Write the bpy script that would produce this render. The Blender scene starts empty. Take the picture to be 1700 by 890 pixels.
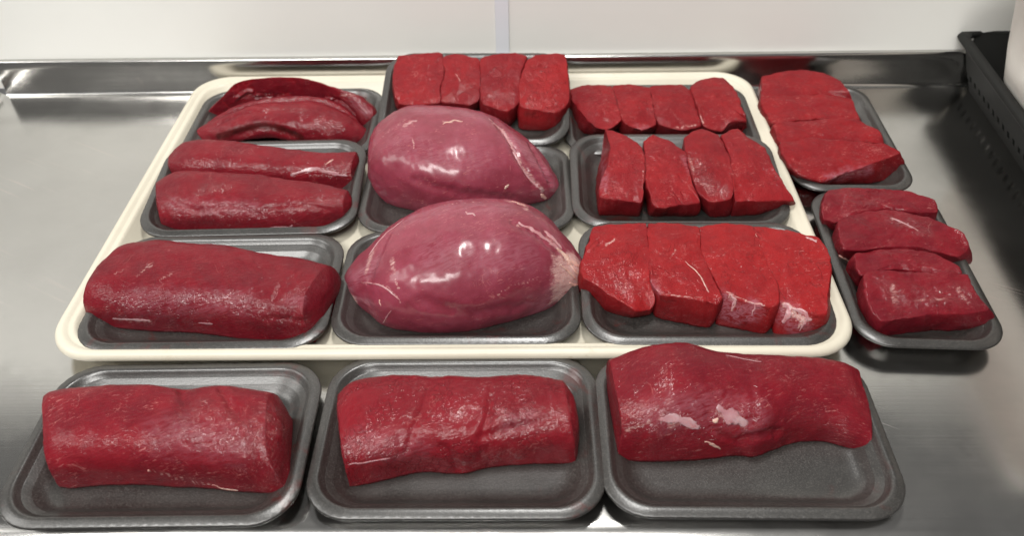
import bpy, math, random
import numpy as np
from mathutils import Matrix, Vector

# ------------------------------------------------------------------ camera
S = 0.01                                    # everything below is written in centimetres
CF, CPITCH, CYAW, CROLL = 1359.37, 0.731270, -0.018784, -0.019515
CPOS = np.array([6.0409, -66.9708, 51.1145])
IW, IH = 1700.0, 890.0
_cp, _sp = math.cos(CPITCH), math.sin(CPITCH)
_fwd = np.array([math.sin(CYAW) * _cp, math.cos(CYAW) * _cp, -_sp])
_right = np.array([math.cos(CYAW), -math.sin(CYAW), 0.0])
_up = np.cross(_right, _fwd)
_c, _s = math.cos(CROLL), math.sin(CROLL)
CR = np.array([_c * _right + _s * _up, -_s * _right + _c * _up, _fwd])

sc = bpy.context.scene
COL = sc.collection
cam_data = bpy.data.cameras.new('camera')
cam = bpy.data.objects.new('camera', cam_data)
COL.objects.link(cam)
cam_data.sensor_width = 36.0
cam_data.lens = 36.0 * CF / IW
cam_data.clip_start, cam_data.clip_end = 0.01, 50.0
cam.matrix_world = Matrix(((CR[0][0], CR[1][0], -CR[2][0], CPOS[0] * S),
                           (CR[0][1], CR[1][1], -CR[2][1], CPOS[1] * S),
                           (CR[0][2], CR[1][2], -CR[2][2], CPOS[2] * S),
                           (0, 0, 0, 1)))
cam_data.dof.use_dof = True
cam_data.dof.focus_distance = 0.70
cam_data.dof.aperture_fstop = 6.0
sc.camera = cam

# ------------------------------------------------------------------ world, lamps, exposure
world = bpy.data.worlds.new('World'); sc.world = world; world.use_nodes = True
bg = world.node_tree.nodes['Background']
bg.inputs[0].default_value = (1.0, 0.985, 0.96, 1); bg.inputs[1].default_value = 0.14

def lamp(name, loc, target, sx, sy, power, col):
    d = bpy.data.lights.new(name, 'AREA'); d.shape = 'RECTANGLE'
    d.size, d.size_y, d.energy, d.color = sx * S, sy * S, power, col
    o = bpy.data.objects.new(name, d); COL.objects.link(o)
    o.location = Vector(loc) * S
    o.rotation_euler = (Vector(target) - Vector(loc)).to_track_quat('-Z', 'Y').to_euler()
    return o
lamp('ceiling_lamp', (10, 4, 180), (2, 4, 0), 46, 14, 19, (1, 0.985, 0.95))
lamp('ceiling_lamp', (-40, -138, 170), (-10, -10, 0), 160, 40, 47, (1, 0.985, 0.95))
lamp('ceiling_lamp', (-230, -45, 190), (-10, 0, 0), 110, 110, 24, (1, 0.985, 0.945))
vs = sc.view_settings
vs.view_transform = 'Standard'; vs.look = 'None'; vs.exposure = 0.0; vs.gamma = 1.0
vs.use_curve_mapping = False
sc.cycles.use_denoising = True
sc.cycles.max_bounces = 8

# ------------------------------------------------------------------ maths helpers
rng = np.random.default_rng(7)
_perm = np.concatenate([rng.permutation(256)] * 3)
_grad = rng.normal(size=(256, 3)); _grad /= np.linalg.norm(_grad, axis=1)[:, None]
def pnoise(P):
    P = np.asarray(P, float); i = np.floor(P).astype(int); f = P - i; i &= 255
    u = f * f * f * (f * (f * 6 - 15) + 10)
    out = 0.0
    for dx in (0, 1):
        wx = u[:, 0] if dx else 1 - u[:, 0]
        for dy in (0, 1):
            wy = u[:, 1] if dy else 1 - u[:, 1]
            for dz in (0, 1):
                wz = u[:, 2] if dz else 1 - u[:, 2]
                h = _perm[_perm[_perm[i[:, 0] + dx] + (i[:, 1] + dy)] + (i[:, 2] + dz)]
                out = out + wx * wy * wz * np.einsum('ij,ij->i', _grad[h], f - [dx, dy, dz])
    return out

def rays(px, py):
    """world directions of picture points of the calibrated camera"""
    px, py = np.asarray(px, float), np.asarray(py, float)
    d = np.stack([(px - IW / 2) / CF, -(py - IH / 2) / CF, np.ones_like(px)], -1)
    return d @ CR
def project(P):
    d = (np.asarray(P, float) - CPOS) @ CR.T
    return np.stack([IW / 2 + CF * d[..., 0] / d[..., 2], IH / 2 - CF * d[..., 1] / d[..., 2]], -1)

class Frame:
    """a tray's own axes: z up from the tray's underside, in cm"""
    def __init__(s, x, y, z, rot=0.0, tilt=0.0):
        R = Matrix.Rotation(rot, 3, 'Z') @ Matrix.Rotation(tilt, 3, 'X')
        s.R = np.array(R); s.o = np.array([x, y, z], float)
        s.matrix = Matrix.Translation(Vector(s.o) * S) @ R.to_4x4()
    def world(s, P): return np.asarray(P) @ s.R.T + s.o
    def at(s, px, py, h):
        d = rays(px, py) @ s.R; c = (CPOS - s.o) @ s.R
        t = (np.asarray(h, float) - c[2]) / d[..., 2]
        return c + d * t[..., None]
    def proj(s, P): return project(s.world(P))

def catmull(P, n, closed=False):
    P = np.asarray(P, float)
    if closed: Q = np.concatenate([P[-1:], P, P[:2]])
    else: Q = np.concatenate([2 * P[:1] - P[1:2], P, 2 * P[-1:] - P[-2:-1]])
    k = len(Q) - 3
    L = np.linalg.norm(np.diff(Q[1:-1, :2], axis=0), axis=1) + 1e-6
    cum = np.concatenate([[0], np.cumsum(L)])
    s = np.linspace(0, cum[-1], n, endpoint=not closed)
    j = np.clip(np.searchsorted(cum, s, side='right') - 1, 0, k - 1)
    t = ((s - cum[j]) / L[j])[:, None]
    a, b, c, d = Q[j], Q[j + 1], Q[j + 2], Q[j + 3]
    return 0.5 * (2 * b + (c - a) * t + (2 * a - 5 * b + 4 * c - d) * t**2 + (3 * b - a - 3 * c + d) * t**3)

def sstep(e0, e1, x):
    t = np.clip((x - e0) / (e1 - e0), 0, 1); return t * t * (3 - 2 * t)

def make_mesh(name, verts, faces, smooth=True):
    me = bpy.data.meshes.new(name)
    me.from_pydata((np.asarray(verts) * S).tolist(), [], faces)
    me.update()
    if smooth: me.polygons.foreach_set('use_smooth', np.ones(len(me.polygons), bool))
    return me
def link(name, me, mat, parent=None, matrix=None):
    o = bpy.data.objects.new(name, me); COL.objects.link(o)
    if mat and not me.materials: me.materials.append(mat)
    if matrix is not None: o.matrix_world = matrix
    if parent is not None: o.parent = parent
    return o
def tag(o, label=None, cat=None, group=None, kind=None):
    for k, v in (('label', label), ('category', cat), ('group', group), ('kind', kind)):
        if v: o[k] = v
    return o
def grid_faces(rows, n, closed=True):
    F = []
    for r in range(rows - 1):
        for c in range(n if closed else n - 1):
            d = (c + 1) % n
            F.append((r * n + c, r * n + d, (r + 1) * n + d, (r + 1) * n + c))
    return F

# ------------------------------------------------------------------ materials
class NT:
    def __init__(s, name):
        s.m = bpy.data.materials.new(name); s.m.use_nodes = True
        s.t = s.m.node_tree; s.b = s.t.nodes['Principled BSDF']
    def n(s, typ, **kw):
        o = s.t.nodes.new(typ)
        for k, v in kw.items(): setattr(o, k, v)
        return o
    def l(s, a, b): s.t.links.new(a, b)
    def put(s, sock, v):
        if hasattr(v, 'is_linked') or hasattr(v, 'links'): s.l(v, sock)
        else: sock.default_value = v
    def math(s, op, a, b=None, c=None, clamp=False):
        o = s.n('ShaderNodeMath', operation=op); o.use_clamp = clamp
        for i, v in enumerate((a, b, c)):
            if v is not None: s.put(o.inputs[i], v)
        return o.outputs[0]
    def mix(s, f, a, b, blend='MIX'):
        o = s.n('ShaderNodeMix', data_type='RGBA', blend_type=blend)
        s.put(o.inputs[0], f)
        for i, v in ((6, a), (7, b)):
            if isinstance(v, tuple): v = (*v, 1) if len(v) == 3 else v
            s.put(o.inputs[i], v)
        return o.outputs[2]
    def noise(s, vec, scale, detail=3, rough=0.55, dist=0.0, out=0):
        o = s.n('ShaderNodeTexNoise'); s.l(vec, o.inputs['Vector'])
        o.inputs['Scale'].default_value = scale; o.inputs['Detail'].default_value = detail
        o.inputs['Roughness'].default_value = rough; o.inputs['Distortion'].default_value = dist
        return o.outputs[out]
    def vor(s, vec, scale, feature='F1', rnd=1.0):
        o = s.n('ShaderNodeTexVoronoi', feature=feature); s.l(vec, o.inputs['Vector'])
        o.inputs['Scale'].default_value = scale; o.inputs['Randomness'].default_value = rnd
        return o.outputs['Distance']
    def mapr(s, v, a, b, c=0.0, d=1.0):
        o = s.n('ShaderNodeMapRange'); o.interpolation_type = 'SMOOTHSTEP'
        s.l(v, o.inputs[0])
        for i, x in enumerate((a, b, c, d)): o.inputs[i + 1].default_value = x
        return o.outputs[0]
    def scale(s, vec, xyz):
        o = s.n('ShaderNodeVectorMath', operation='MULTIPLY'); s.l(vec, o.inputs[0])
        o.inputs[1].default_value = xyz; return o.outputs[0]
    def add(s, vec, v):
        o = s.n('ShaderNodeVectorMath', operation='ADD'); s.l(vec, o.inputs[0]); s.put(o.inputs[1], v)
        return o.outputs[0]
    def bump(s, h, strength, dist, normal=None):
        o = s.n('ShaderNodeBump'); s.l(h, o.inputs['Height'])
        o.inputs['Strength'].default_value = strength; o.inputs['Distance'].default_value = dist
        if normal is not None: s.l(normal, o.inputs['Normal'])
        return o.outputs[0]
    def set(s, **kw):
        for k, v in kw.items():
            k = k.replace('_', ' ')
            if isinstance(v, tuple) and len(v) == 3 and k != 'Subsurface Radius': v = (*v, 1)
            s.put(s.b.inputs[k], v)

def meat_material(name, ca, cb, cc, fibre=1.0, crack=0.0, rough=0.42, coat=0.35, flecks=0.5, relief=1.0, wmin=0.5, seam=0.35, croug=0.07, outer=1.0, spec=0.10):
    t = NT(name)
    oi = t.n('ShaderNodeObjectInfo')
    at = t.n('ShaderNodeAttribute', attribute_name='fc')
    mk = t.n('ShaderNodeAttribute', attribute_name='msk')
    wk = t.n('ShaderNodeAttribute', attribute_name='wet')
    sep = t.n('ShaderNodeSeparateColor'); t.l(mk.outputs['Color'], sep.inputs[0])
    fat, mem_sheen, cut = sep.outputs[0], sep.outputs[1], sep.outputs[2]
    v = at.outputs['Vector']
    n1 = t.noise(v, 0.28, 3, 0.6)
    n2 = t.noise(v, 1.1, 5, 0.65, 0.4)
    fib = t.noise(t.scale(v, (1.0, 5.5, 5.5)), 1.0, 4, 0.6, 0.9)
    fine = t.noise(v, 9.0, 3, 0.6)
    grain = t.vor(t.scale(v, (1, 1.25, 1)), 7.0)
    col = t.mix(t.mapr(n1, 0.32, 0.68), ca, cb)
    col = t.mix(t.math('MULTIPLY', t.mapr(n2, 0.45, 0.75), 0.40), col, cc)
    col = t.mix(t.math('MULTIPLY', t.mapr(fib, 0.50, 0.80), 0.32 * fibre), col, (0.30, 0.040, 0.045))
    col = t.mix(t.math('MULTIPLY', t.mapr(fine, 0.35, 0.7), 0.35), col, t.mix(1.0, col, (0.62, 0.55, 0.55), 'MULTIPLY'))
    # pale connective flecks and streaky highlights, both painted along the fibres
    fl = t.noise(t.scale(v, (1.1, 5.5, 5.5)), 1.6, 2, 0.5, 1.2)
    gate = t.mapr(t.noise(v, 0.45, 2), 0.44, 0.60)
    flm = t.math('MULTIPLY', t.math('MULTIPLY', t.mapr(fl, 0.60, 0.72), gate), t.math('MULTIPLY', flecks, t.mapr(oi.outputs['Random'], 0.0, 1.0, 0.3, 1.0)))
    col = t.mix(flm, col, (0.50, 0.20, 0.19))
    # muscle seams: thin dark creases and a few pale sinew lines
    def lines(scale, w, g0, g1, dist):
        ln = t.noise(t.scale(v, (1.0, 0.7, 1.0)), scale, 4, 0.6, dist)
        ln = t.mapr(t.math('ABSOLUTE', t.math('SUBTRACT', ln, 0.5)), 0.0, w, 1.0, 0.0)
        return t.math('MULTIPLY', ln, t.mapr(t.noise(v, scale * 1.3, 2), g0, g1))
    crease = lines(0.42, 0.016, 0.50, 0.60, 0.6)
    sinew = lines(0.33, 0.008, 0.56, 0.64, 1.0)
    col = t.mix(t.math('MULTIPLY', crease, 0.30 * seam), col, t.mix(1.0, col, (0.45, 0.35, 0.35), 'MULTIPLY'))
    col = t.mix(t.math('MULTIPLY', sinew, 0.40 * flecks + 0.1), col, (0.48, 0.20, 0.19))
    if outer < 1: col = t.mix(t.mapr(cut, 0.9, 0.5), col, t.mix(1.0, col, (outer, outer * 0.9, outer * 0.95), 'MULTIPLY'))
    col = t.mix(1.0, col, t.mix(oi.outputs['Random'], (0.92, 0.92, 0.94), (1.06, 1.05, 1.02)), 'MULTIPLY')
    # membrane (violet grey) with painted sheen, fat / silver skin with painted glints
    mn = t.math('MULTIPLY', mem_sheen, t.mapr(t.noise(t.scale(v, (0.6, 2.4, 2.4)), 1.3, 5, 0.7, 1.2), 0.36, 0.62), clamp=True)
    col = t.mix(t.math('MULTIPLY', mn, 0.6), col, (0.34, 0.135, 0.17))
    fn = t.noise(t.scale(v, (1.0, 2.6, 2.6)), 1.7, 5, 0.7, 0.8)
    fm = t.mapr(t.math('ADD', fat, t.math('MULTIPLY', t.math('SUBTRACT', fn, 0.5), 1.8)), 0.25, 1.0)
    fm = t.math('MULTIPLY', fm, t.math('MINIMUM', t.math('MULTIPLY', fat, 3.0), 1.0))
    col = t.mix(t.math('MULTIPLY', fm, 0.88), col, t.mix(t.mapr(fine, 0.3, 0.7), (0.55, 0.28, 0.25), (0.62, 0.44, 0.41)))
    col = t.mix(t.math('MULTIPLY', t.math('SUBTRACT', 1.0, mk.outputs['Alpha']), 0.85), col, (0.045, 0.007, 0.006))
    t.set(Base_Color=col, Specular_IOR_Level=spec, Subsurface_Weight=0.25,
          Subsurface_Radius=(1.0, 0.22, 0.16), Subsurface_Scale=0.003)
    wet = t.noise(v, 0.8, 3, 0.6)
    rr = t.math('ADD', rough, t.math('MULTIPLY', t.mapr(wet, 0.35, 0.65), 0.12))
    gl = t.math('MULTIPLY', wk.outputs['Fac'], t.mapr(t.noise(v, 1.6, 3, 0.6), 0.38, 0.58), clamp=True)
    t.set(Roughness=rr, Coat_Weight=t.math('ADD', t.math('MULTIPLY', t.mapr(wet, 0.75, 0.35, wmin, 1.0), coat), t.math('MULTIPLY', gl, 0.62), clamp=True), Coat_IOR=1.7, Coat_Roughness=croug)
    # relief
    h = t.math('MULTIPLY', fib, 0.9 * fibre)
    h = t.math('ADD', h, t.math('MULTIPLY', fine, 0.40))
    h = t.math('ADD', h, t.math('MULTIPLY', n2, 0.7))
    h = t.math('ADD', h, t.math('MULTIPLY', t.math('MULTIPLY', grain, cut), 0.45))
    h = t.math('SUBTRACT', h, t.math('MULTIPLY', crease, 0.9 * seam))
    if crack > 0:
        wv = t.add(v, t.noise(v, 1.3, 3, out=1))
        e = t.vor(t.scale(wv, (1.5, 1.9, 1.5)), 1.0, 'DISTANCE_TO_EDGE')
        ck = t.math('MULTIPLY', t.mapr(e, 0.0, 0.07, 1.0, 0.0), t.mapr(t.noise(v, 0.35, 2), 0.42, 0.6))
        h = t.math('SUBTRACT', h, t.math('MULTIPLY', ck, 1.0 * crack))
        # the linking above already fixed the colour; darken cracks through a second mix
        t.set(Base_Color=t.mix(t.math('MULTIPLY', ck, 0.45 * crack), col, cc))
    h = t.math('ADD', h, t.math('MULTIPLY', fm, 0.35))
    t.set(Normal=t.bump(h, 0.9, 0.00055 * relief))
    rip = t.noise(t.scale(v, (0.55, 1.3, 1.3)), 4.6, 1, 0.5, 0.5)
    hc = t.math('ADD', t.math('MULTIPLY', h, 0.35), t.math('MULTIPLY', rip, t.math('ADD', 0.9, t.math('MULTIPLY', gl, 1.7))))
    nb = t.bump(hc, 1.0, 0.00055 * relief)
    t.set(Coat_Normal=nb)
    return t.m

M = {}
M['loin'] = meat_material('loin_meat', (0.185, 0.0075, 0.015), (0.135, 0.0065, 0.0135), (0.10, 0.005, 0.009), 1.0, coat=0.22, flecks=0.5)
M['loin_crack'] = meat_material('crackled_loin_meat', (0.19, 0.007, 0.014), (0.15, 0.007, 0.0135), (0.095, 0.005, 0.0085), 0.7, 0.8, coat=0.22, flecks=0.4)
M['tender'] = meat_material('tenderloin_meat', (0.20, 0.0085, 0.016), (0.15, 0.008, 0.015), (0.105, 0.005, 0.009), 1.0, coat=0.25, flecks=0.5)
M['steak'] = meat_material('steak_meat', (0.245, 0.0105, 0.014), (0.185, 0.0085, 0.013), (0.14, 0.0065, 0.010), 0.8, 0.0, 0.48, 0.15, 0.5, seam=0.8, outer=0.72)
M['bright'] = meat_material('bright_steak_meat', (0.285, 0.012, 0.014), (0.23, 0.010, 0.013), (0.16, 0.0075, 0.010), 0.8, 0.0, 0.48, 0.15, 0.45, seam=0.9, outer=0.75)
M['round'] = meat_material('round_meat', (0.250, 0.038, 0.066), (0.195, 0.023, 0.043), (0.155, 0.015, 0.029), 0.5, 0.0, 0.42, 0.45, 0.6, 0.05, 0.9, 0.15, 0.20, spec=0.22)
def fat_material(name, ca, cb, rough):
    t = NT(name)
    tc = t.n('ShaderNodeTexCoord'); v = tc.outputs['Object']
    n = t.noise(v, 160.0, 4, 0.65); m = t.noise(v, 60.0, 3, 0.6)
    col = t.mix(t.mapr(m, 0.3, 0.7), ca, cb)
    col = t.mix(t.math('MULTIPLY', t.mapr(n, 0.5, 0.72), 0.6), col, (0.36, 0.07, 0.075))
    t.set(Base_Color=col, Roughness=rough, Subsurface_Weight=0.3, Subsurface_Radius=(1.0, 0.4, 0.3), Subsurface_Scale=0.003,
          Coat_Weight=0.4, Coat_Roughness=0.12, Normal=t.bump(n, 0.6, 0.0006))
    return t.m
M['fat'] = fat_material('cream_fat', (0.62, 0.40, 0.33), (0.50, 0.24, 0.21), 0.4)
M['silver'] = fat_material('silver_skin', (0.50, 0.28, 0.29), (0.42, 0.17, 0.19), 0.28)

def foam_material():
    t = NT('black_foam')
    tc = t.n('ShaderNodeTexCoord'); oi = t.n('ShaderNodeObjectInfo')
    v0 = tc.outputs['Object']
    v = t.add(v0, t.scale(oi.outputs['Random'], (7.0, 3.0, 5.0)))
    cell = t.vor(v, 700.0); spk = t.noise(v, 1000.0, 2)
    big = t.noise(v, 14.0, 4, 0.6)
    col = t.mix(t.mapr(big, 0.3, 0.7), (0.022, 0.0205, 0.019), (0.036, 0.0335, 0.031))
    col = t.mix(t.math('MULTIPLY', t.mapr(spk, 0.50, 0.70), 0.5), col, (0.105, 0.098, 0.090))
    col = t.mix(t.math('MULTIPLY', t.mapr(spk, 0.50, 0.34), 0.5), col, (0.012, 0.011, 0.010))
    smear = t.math('MULTIPLY', t.mapr(t.noise(v, 30.0, 4, 0.7, 1.0), 0.55, 0.68), t.mapr(t.noise(v, 9.0, 2), 0.48, 0.6))
    col = t.mix(t.math('MULTIPLY', smear, 0.8), col, (0.060, 0.012, 0.010))
    t.set(Base_Color=col, Roughness=t.math('ADD', 0.27, t.math('MULTIPLY', big, 0.12)), Specular_IOR_Level=1.0)
    t.set(Normal=t.bump(t.math('ADD', cell, t.math('MULTIPLY', spk, 0.7)), 0.14, 0.0003))
    return t.m
M['foam'] = foam_material()

def cream_material():
    t = NT('cream_fibreglass')
    tc = t.n('ShaderNodeTexCoord'); v = tc.outputs['Object']
    n = t.noise(v, 9.0, 4, 0.6); f = t.noise(v, 180.0, 3, 0.7)
    col = t.mix(t.mapr(n, 0.3, 0.7), (0.63, 0.59, 0.485), (0.585, 0.54, 0.44))
    st = t.math('MULTIPLY', t.mapr(t.noise(v, 60.0, 4, 0.7, 0.8), 0.57, 0.70), t.mapr(t.noise(v, 12.0, 2), 0.5, 0.65))
    col = t.mix(t.math('MULTIPLY', st, 0.35), col, (0.45, 0.36, 0.24))
    t.set(Base_Color=col, Roughness=0.38, Specular_IOR_Level=0.4, Normal=t.bump(f, 0.12, 0.0006))
    return t.m
M['cream'] = cream_material()

def steel_material(name, axis=0, rough=0.18):
    t = NT(name)
    tc = t.n('ShaderNodeTexCoord'); v = tc.outputs['Object']
    sx = (3.0, 420.0, 420.0) if axis == 0 else (420.0, 3.0, 420.0)
    br = t.noise(t.scale(v, sx), 1.0, 4, 0.7)
    blot = t.noise(v, 7.0, 5, 0.65)
    rot = t.n('ShaderNodeVectorRotate'); t.l(v, rot.inputs['Vector']); rot.inputs['Angle'].default_value = 0.5
    sc1 = t.noise(t.scale(rot.outputs[0], (5.0, 260.0, 260.0)), 1.0, 3, 0.6, 0.3)
    scr = t.math('MULTIPLY', t.mapr(sc1, 0.60, 0.66), t.mapr(t.noise(v, 5.0, 3), 0.5, 0.62))
    col = t.mix(t.mapr(blot, 0.3, 0.7), (0.66, 0.65, 0.63), (0.60, 0.59, 0.57))
    col = t.mix(t.math('MULTIPLY', scr, 0.6), col, (0.80, 0.73, 0.70))
    r = t.math('ADD', rough - 0.05, t.math('MULTIPLY', br, 0.07))
    r = t.math('ADD', r, t.math('MULTIPLY', t.mapr(blot, 0.42, 0.66), 0.07))
    t.set(Base_Color=col, Metallic=1.0, Roughness=r)
    hh = t.math('ADD', br, t.math('MULTIPLY', scr, -2.0))
    t.set(Normal=t.bump(hh, 0.06, 0.0003))
    return t.m
M['steel'] = steel_material('brushed_steel')

def plain(name, col, rough, spec=0.5, bumpscale=None, var=0.06):
    t = NT(name)
    tc = t.n('ShaderNodeTexCoord'); v = tc.outputs['Object']
    n = t.noise(v, 4.0, 4, 0.6)
    col2 = tuple(c * (1 - var) for c in col)
    t.set(Base_Color=t.mix(t.mapr(n, 0.3, 0.7), col, col2), Roughness=rough, Specular_IOR_Level=spec)
    if bumpscale: t.set(Normal=t.bump(t.noise(v, bumpscale, 4, 0.6), 0.2, 0.001))
    return t.m
M['wall'] = plain('white_wall_panel', (0.785, 0.78, 0.745), 0.32, 0.45, 30.0, 0.03)
M['strip'] = plain('joint_strip_plastic', (0.74, 0.755, 0.80), 0.30)
M['crate'] = plain('black_crate_plastic', (0.012, 0.012, 0.011), 0.65, 0.25, 60.0, 0.2)
M['tub_plastic'] = plain('white_plastic', (0.82, 0.79, 0.73), 0.4, 0.45)

# ------------------------------------------------------------------ setting: counter and wall
WALL_Y, UP_Y, UP_Z = 23.7, 22.95, 4.45
def sweep(name, prof, x0, x1, mat, nx=2, **kw):
    """a profile in the y-z plane drawn out along x"""
    V = []; xs = np.linspace(x0, x1, nx)
    for x in xs: V += [(x, y, z) for y, z in prof]
    n = len(prof)
    return link(name, make_mesh(name, V, grid_faces(nx, n, False)), mat)
prof = [(WALL_Y - 0.05, UP_Z - 0.35), (WALL_Y - 0.06, UP_Z), (UP_Y + 0.25, UP_Z + 0.03), (UP_Y + 0.08, UP_Z - 0.04), (UP_Y, UP_Z - 0.2)]
prof += [(UP_Y, 3.4), (UP_Y, 1.9)]
for a in np.linspace(0, 90, 9)[1:]:
    r = 0.6; prof.append((UP_Y - r + r * math.cos(math.radians(a)), r - r * math.sin(math.radians(a))))
for y in (21.0, 12, 0, -12, -24, -34, -36.3): prof.append((y, 0.0))
for a in np.linspace(0, 180, 13)[1:]:
    r = 2.0; prof.append((-36.3 - r * math.sin(math.radians(a)), -r + r * math.cos(math.radians(a))))
counter = sweep('counter', prof[::-1], -58.0, 115.0, M['steel'], 2)
tag(counter, kind='structure')
# turned-up left side of the counter
pr = []
for a in np.linspace(0, 90, 7): pr.append((-58.0 - 1.0 * math.sin(math.radians(a)), 1.0 - math.cos(math.radians(a))))
pr += [(-59.0, 1.2), (-59.1, 1.35), (-59.3, 1.4), (-60.5, 1.4)]
V = []
for y in (-36.0, UP_Y): V += [(x, y, z) for x, z in pr]
side = link('counter_side', make_mesh('counter_side', V, grid_faces(2, len(pr), False)), M['steel'])
tag(side, kind='structure')

def box(x0, x1, y0, y1, z0, z1):
    V = [(x, y, z) for z in (z0, z1) for y in (y0, y1) for x in (x0, x1)]
    return V, [(0, 2, 3, 1), (4, 5, 7, 6), (0, 1, 5, 4), (2, 6, 7, 3), (0, 4, 6, 2), (1, 3, 7, 5)]
def wall_hit(px, py, y=WALL_Y):
    d = rays(px, py); t = (y - CPOS[1]) / d[1]; return CPOS + d * t
xs0, xs1 = wall_hit(823, 60)[0], wall_hit(845, 60)[0]
V, F = box(-160, 82, WALL_Y + 0.1, WALL_Y + 2, UP_Z - 4, 61)
wall = tag(link('wall', make_mesh('wall', V, F, False), M['wall']), kind='structure')
V, F = box(-160, xs0 - 0.02, WALL_Y, WALL_Y + 0.1, UP_Z - 0.1, 61)
link('wall_panel', make_mesh('wall_panel', V, F, False), M['wall'], wall)
V, F = box(xs1 + 0.06, 82, WALL_Y, WALL_Y + 0.1, UP_Z - 0.1, 61)
link('wall_panel', make_mesh('wall_panel', V, F, False), M['wall'], wall)
V, F = box(xs0, xs1, WALL_Y - 0.12, WALL_Y + 0.1, UP_Z + 0.02, 61)
link('joint_strip', make_mesh('joint_strip', V, F, False), M['strip'], wall)

# ------------------------------------------------------------------ trays
def ring(w, d, r, n):
    """rounded rectangle, n points evenly spaced"""
    r = max(min(r, w / 2 - .01, d / 2 - .01), 0.05)
    pts = []
    for cx, cy, a0 in ((w/2-r, d/2-r, 0), (-w/2+r, d/2-r, 90), (-w/2+r, -d/2+r, 180), (w/2-r, -d/2+r, 270)):
        for a in np.linspace(a0, a0 + 90, 24): pts.append((cx + r*math.cos(math.radians(a)), cy + r*math.sin(math.radians(a))))
    P = np.array(pts + pts[:1]); L = np.concatenate([[0], np.cumsum(np.linalg.norm(np.diff(P, axis=0), axis=1))])
    s = np.linspace(0, L[-1], n, endpoint=False)
    return np.stack([np.interp(s, L, P[:, 0]), np.interp(s, L, P[:, 1])], -1)
def tray_mesh(name, w, d, rc, prof, n, zc0, zc1, emboss=None):
    rows = []
    for k, (o, z) in enumerate(prof):
        q = ring(w - 2*o, d - 2*o, max(rc - o * 0.55, 0.6), n)
        rows.append(np.c_[q, np.full(n, z)])
        if emboss and k in emboss:
            m = (np.arange(n) % 6 < 4).astype(float)
            rows[-1][:, 2] += 0.014 * m
            rows[-1][:, :2] *= 1 + 0.0007 * m[:, None]
    V = np.concatenate(rows); F = grid_faces(len(rows), n)
    V = np.concatenate([V, [[0, 0, zc0], [0, 0, zc1]]]); b, e = len(V) - 2, len(V) - 1
    L = (len(rows) - 1) * n
    for c in range(n):
        F.append((b, (c + 1) % n, c)); F.append((L + c, L + (c + 1) % n, e))
    return make_mesh(name, V, F)
FOAM_PROF = [(3.3, 0), (2.8, .02), (2.5, .12), (1.25, 1.40), (.95, 1.50), (.12, 1.42), (.02, 1.44), (-.01, 1.52), (.0, 1.62), (.03, 1.69), (.08, 1.73),
             (.25, 1.80), (.46, 1.87), (.62, 1.90), (.73, 1.88), (.82, 1.82), (.92, 1.69), (1.08, 1.50), (2.00, .68), (2.20, .51), (2.45, .40), (2.8, .33), (3.3, .30)]
FLOOR = 0.30
foam_big = tray_mesh('foam_tray', 21.0, 14.6, 3.3, FOAM_PROF, 540, 0, .30, (6, 7, 8, 9))
foam_small = tray_mesh('foam_tray', 12.2, 21.0, 3.0, FOAM_PROF, 500, 0, .30, (6, 7, 8))

MT_PROF = [(3.0, 0), (2.4, .05), (2.1, .25), (1.0, 1.75), (.35, 1.62), (.06, 1.66), (0, 1.85), (.04, 2.1), (.2, 2.32), (.45, 2.42), (.72, 2.36), (.9, 2.2),
           (1.05, 2.14), (1.25, 2.15), (1.42, 2.08), (1.55, 1.9), (2.35, .75), (2.6, .56), (3.0, .5)]
MB_Z = 0.5
bt = link('serving_tray', tray_mesh('serving_tray', 66.5, 45.9, 4.1, MT_PROF, 320, 0, .5), M['cream'])
tag(bt, 'large cream rectangular tray carrying nine black foam trays of meat', 'tray')

TR = {}
def tray(key, label, x, y, z, rot=0.0, tilt=0.0, small=False, group='black foam meat trays'):
    TR[key] = f = Frame(x, y, z, rot, tilt)
    o = link('foam_tray', foam_small if small else foam_big, M['foam'], matrix=f.matrix)
    tag(o, label, 'foam tray', group)
    return o
tray('F1', 'black foam tray at the lower left corner of the picture, holding one loin', -20.2, -30.5, 0, .012)
tray('F2', 'black foam tray in the middle of the front row with a crackled loin', 1.19, -29.95, 0, 0)
tray('F3', 'black foam tray at right of the front row with a broad tapering loin', 21.98, -29.95, 0, -.014)
tray('A1', 'black foam tray in the near left corner of the cream tray, under one loin', -20.85, -14.85, MB_Z, .012)
tray('A2', 'black foam tray under the nearer round roast with pale tendon tips', .34, -14.4, MB_Z, 0)
tray('A3', 'black foam tray in the near right corner of the cream tray, holding four bright steaks', 21.48, -14.55, MB_Z + .5, -.015, .068)
tray('B1', 'black foam tray holding two straight tenderloin lengths side by side', -20.65, -.1, MB_Z + .5, .025, .07)
tray('B2', 'black foam tray under the farther round roast', .49, .05, MB_Z, 0)
tray('B3', 'black foam tray with four upright steaks and an empty left end', 21.36, .5, MB_Z + .5, -.015, .07)
tray('C1', 'black foam tray in the far left corner of the cream tray with folded tenderloins', -20.6, 12.5, MB_Z, .012)
tray('C2', 'black foam tray propped up at the back against the steel upstand, four small steaks', .75, 14.44, 2.6, -.02, .235)
tray('C3', 'black foam tray in the far right corner of the cream tray, nearly covered by steaks', 21.3, 12.7, MB_Z, -.01)
tray('R1', 'narrow black foam tray on the steel at far right, beside the black crate', 39.96, 9.83, 0, -.03, 0, True)
tray('R2', 'narrow black foam tray on the steel at right, nearer one of the two', 39.92, -11.38, 0, -.05, 0, True)

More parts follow.
